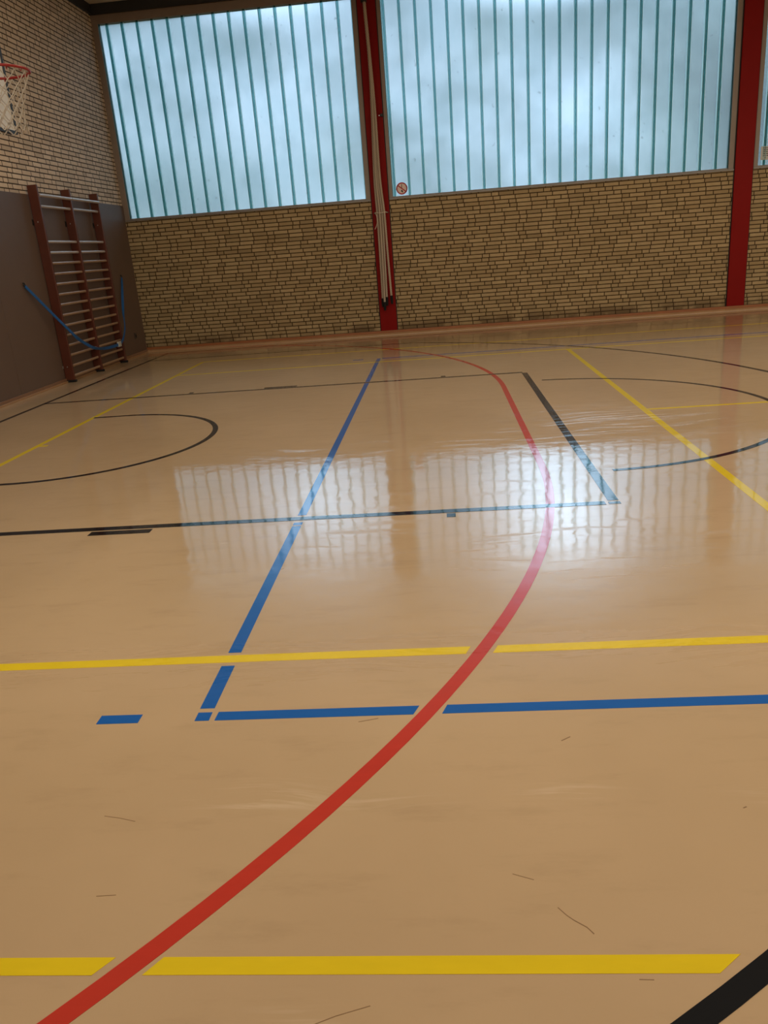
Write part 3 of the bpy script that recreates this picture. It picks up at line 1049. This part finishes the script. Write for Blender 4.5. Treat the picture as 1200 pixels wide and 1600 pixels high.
for y in (6.45, 7.30):
    mb = MB()
    for z in (2.95, 3.60):
        mb.tube([(XL - 0.002, y, z + 0.25), (-3.87, y, z)], 0.022, 10)
    mb.box(-3.90, -3.866, y - 0.03, y + 0.03, 2.80, 3.78)
    mb.box(XL - 0.004, XL + 0.02, y - 0.05, y + 0.05, 3.05, 4.0)
    loc(mb.build('support_arm', M['steel'], hoop), hoop)

# ------------------------------------------------------------------ climbing ropes in front of the pillar
RP = [[(-0.92, 5.157), (-0.903, 4.378), (-0.914, 3.702), (-0.954, 2.641), (-0.950, 2.066), (-0.953, 1.361), (-0.963, 0.642)],
      [(-0.915, 5.157), (-0.895, 4.377), (-0.898, 3.701), (-0.926, 2.639), (-0.908, 2.063), (-0.914, 1.358), (-0.931, 0.580)],
      [(-0.91, 5.156), (-0.887, 4.377), (-0.881, 3.7), (-0.895, 2.636), (-0.868, 2.06), (-0.876, 1.355), (-0.890, 0.659)],
      [(-0.905, 5.156), (-0.879, 4.376), (-0.862, 3.698), (-0.862, 2.633), (-0.829, 2.057), (-0.820, 1.351), (-0.806, 0.68)]]
RYO = (14.262, 14.232, 14.258, 14.236)
RLAB = ['leftmost of the four pale climbing ropes hanging in front of the red pillar',
        'pale climbing rope second from left, its end lowest but one, before the red pillar',
        'pale climbing rope third from left before the red pillar',
        'rightmost of the four pale climbing ropes before the red pillar, hanging apart at its end']
RLAB[1] = 'pale climbing rope second from left before the red pillar'
for r, y, lb in zip(RP, RYO, RLAB):
    root = empty('climbing_rope', lb, 'rope', (r[-1][0], y, r[-1][1]), 'climbing ropes on the red pillar')
    path = catmull([(-0.905, y, ZC - 0.002)] + [(x, y, z) for x, z in r], 10)
    loc(MB().tube(path, 0.0185, 12).build('rope', M['rope'], root, smooth=True), root)
    e = path[-1]
    d_ = (path[-1] - path[-3]).normalized()
    mb = MB().tube([e - d_ * 0.01, e + d_ * 0.005, e + d_ * 0.09, e + d_ * 0.13, e + d_ * 0.14], [0.021, 0.0235, 0.0235, 0.019, 0.008], 14)
    loc(tag(mb.build('end_cap', M['rubber'], root, smooth=True), 'black rope end cap'), root)
tie = empty('tie_cord', 'thin pale cord tied round the climbing ropes', 'cord', (-0.89, 14.20, 2.06))
mb = MB()
loop = []
for k in range(28):
    a = 2 * math.pi * k / 28
    loop.append((-0.892 + 0.095 * math.cos(a), 14.247 + 0.045 * math.sin(a), 2.06 + 0.006 * math.cos(a * 2)))
mb.tube(loop, 0.006, 8, closed=True)
mb.tube(catmull([(-0.985, 14.24, 2.06), (-0.965, 14.21, 2.026), (-0.953, 14.20, 1.94), (-0.972, 14.205, 1.86), (-1.005, 14.21, 1.80)], 6), 0.005, 8)
mb.tube([(-0.80, 14.247, 2.058), (-0.78, 14.30, 2.058), (-0.775, 14.354, 2.058)], 0.006, 8)
mb.tube([(-0.985, 14.247, 2.058), (-1.0, 14.30, 2.058), (-1.0, 14.354, 2.058)], 0.006, 8)
loc(mb.build('cord', M['cord'], tie, smooth=True), tie)
mb = MB()
for x in (-0.775, -1.0):
    mb = MB().box(x - 0.012, x + 0.012, 14.338, 14.353, 2.045, 2.071)
    loc(mb.build('wall_eye', M['iron'], tie), tie)
clip = empty('rope_clip', 'black iron rope clip at the top of the red pillar', 'clip', (-0.93, 14.35, 5.2))
mb = MB()
mb.box(-0.035, 0.055, -0.155, -0.06, -0.03, 0.045)
mb.box(-0.02, 0.035, -0.06, 0.003, -0.012, 0.03)
mb.build('clip_body', M['iron'], clip, bevel=0.006)
hk = empty('wall_catch', 'small black catch on the right edge of the rope pillar', 'catch', (-0.775, 14.352, 3.56))
mb = MB()
mb.box(-0.012, 0.03, -0.035, 0.001, -0.022, 0.022)
mb.build('catch_body', M['iron'], hk, bevel=0.004)
MB().tube([(-0.030, 0.001, 0), (-0.030, -0.014, 0)], 0.008, 10).build('screw', M['steel'], hk)

# ------------------------------------------------------------------ sign and notice stuck on the glass
sg = empty('prohibition_sign', 'round red and white prohibition sticker in the window corner', 'sign', (-0.512, YB + 0.074, 2.424))


def disc(mb, r, y, y1, n=48):
    b = len(mb.v)
    mb.tube([(0, y, 0), (0, y1, 0)], r, n)


mb = MB()
disc(mb, 0.093, 0.0, -0.0015)
mb.build('sticker', M['sign_white'], sg)
mb = MB()
ring_o = [(0.097 * math.cos(2 * math.pi * k / 48), 0.097 * math.sin(2 * math.pi * k / 48)) for k in range(48)]
b0 = len(mb.v)
for y in (0.0, -0.003):
    for rr in (0.097, 0.077):
        mb.v += [(rr * math.cos(2 * math.pi * k / 48), y, rr * math.sin(2 * math.pi * k / 48)) for k in range(48)]
for k in range(48):
    j = (k + 1) % 48
    mb.f += [(k, j, 48 + j, 48 + k), (96 + k, 144 + k, 144 + j, 96 + j), (k, 96 + k, 96 + j, j), (48 + k, 48 + j, 144 + j, 144 + k)]
c45 = math.radians(-38)
dx, dz = math.cos(c45), math.sin(c45)
px_, pz_ = -dz * 0.009, dx * 0.009
mb.extrude([(-0.085 * dx + px_, -0.003, -0.085 * dz + pz_), (0.085 * dx + px_, -0.003, 0.085 * dz + pz_),
            (0.085 * dx - px_, -0.003, 0.085 * dz - pz_), (-0.085 * dx - px_, -0.003, -0.085 * dz - pz_)], (0, 0.003, 0))
tag(mb.build('red_ring', M['sign_red'], sg), 'red ring with diagonal bar')
mb = MB()
mb.extrude([(-0.006, -0.002, 0.07), (0.004, -0.002, 0.07), (0.004, -0.002, -0.005), (-0.006, -0.002, -0.005)], (0, 0.002, 0))
mb.extrude([(-0.010, -0.002, -0.020), (0.010, -0.002, -0.030), (0.017, -0.002, -0.050), (0.010, -0.002, -0.076), (0.004, -0.002, -0.060), (-0.012, -0.002, -0.050), (-0.016, -0.002, -0.035)], (0, 0.002, 0))
mb.build('pictogram', M['ink'], sg)

nt = empty('notice', 'white printed notice on the glass right of the bare red pillar', 'notice', (5.387, YB + 0.03, 2.383))
MB().box(0.0, 0.29, -0.002, 0.0, 0.0, 0.205).build('paper', M['paper'], nt)
mb = MB()
rnd = random.Random(3)
for k in range(5):
    z = 0.180 - 0.029 * k
    x = 0.028
    end = (0.262, 0.255, 0.268, 0.24, 0.262)[k]
    while x < end:
        wd = rnd.uniform(0.02, 0.05)
        mb.box(x, min(x + wd, end), -0.003, -0.0015, z - 0.007, z + 0.005)
        x += wd + 0.006
mb.box(0.062, 0.09, -0.003, -0.0015, 0.028, 0.036)
mb.build('print', M['ink'], nt)
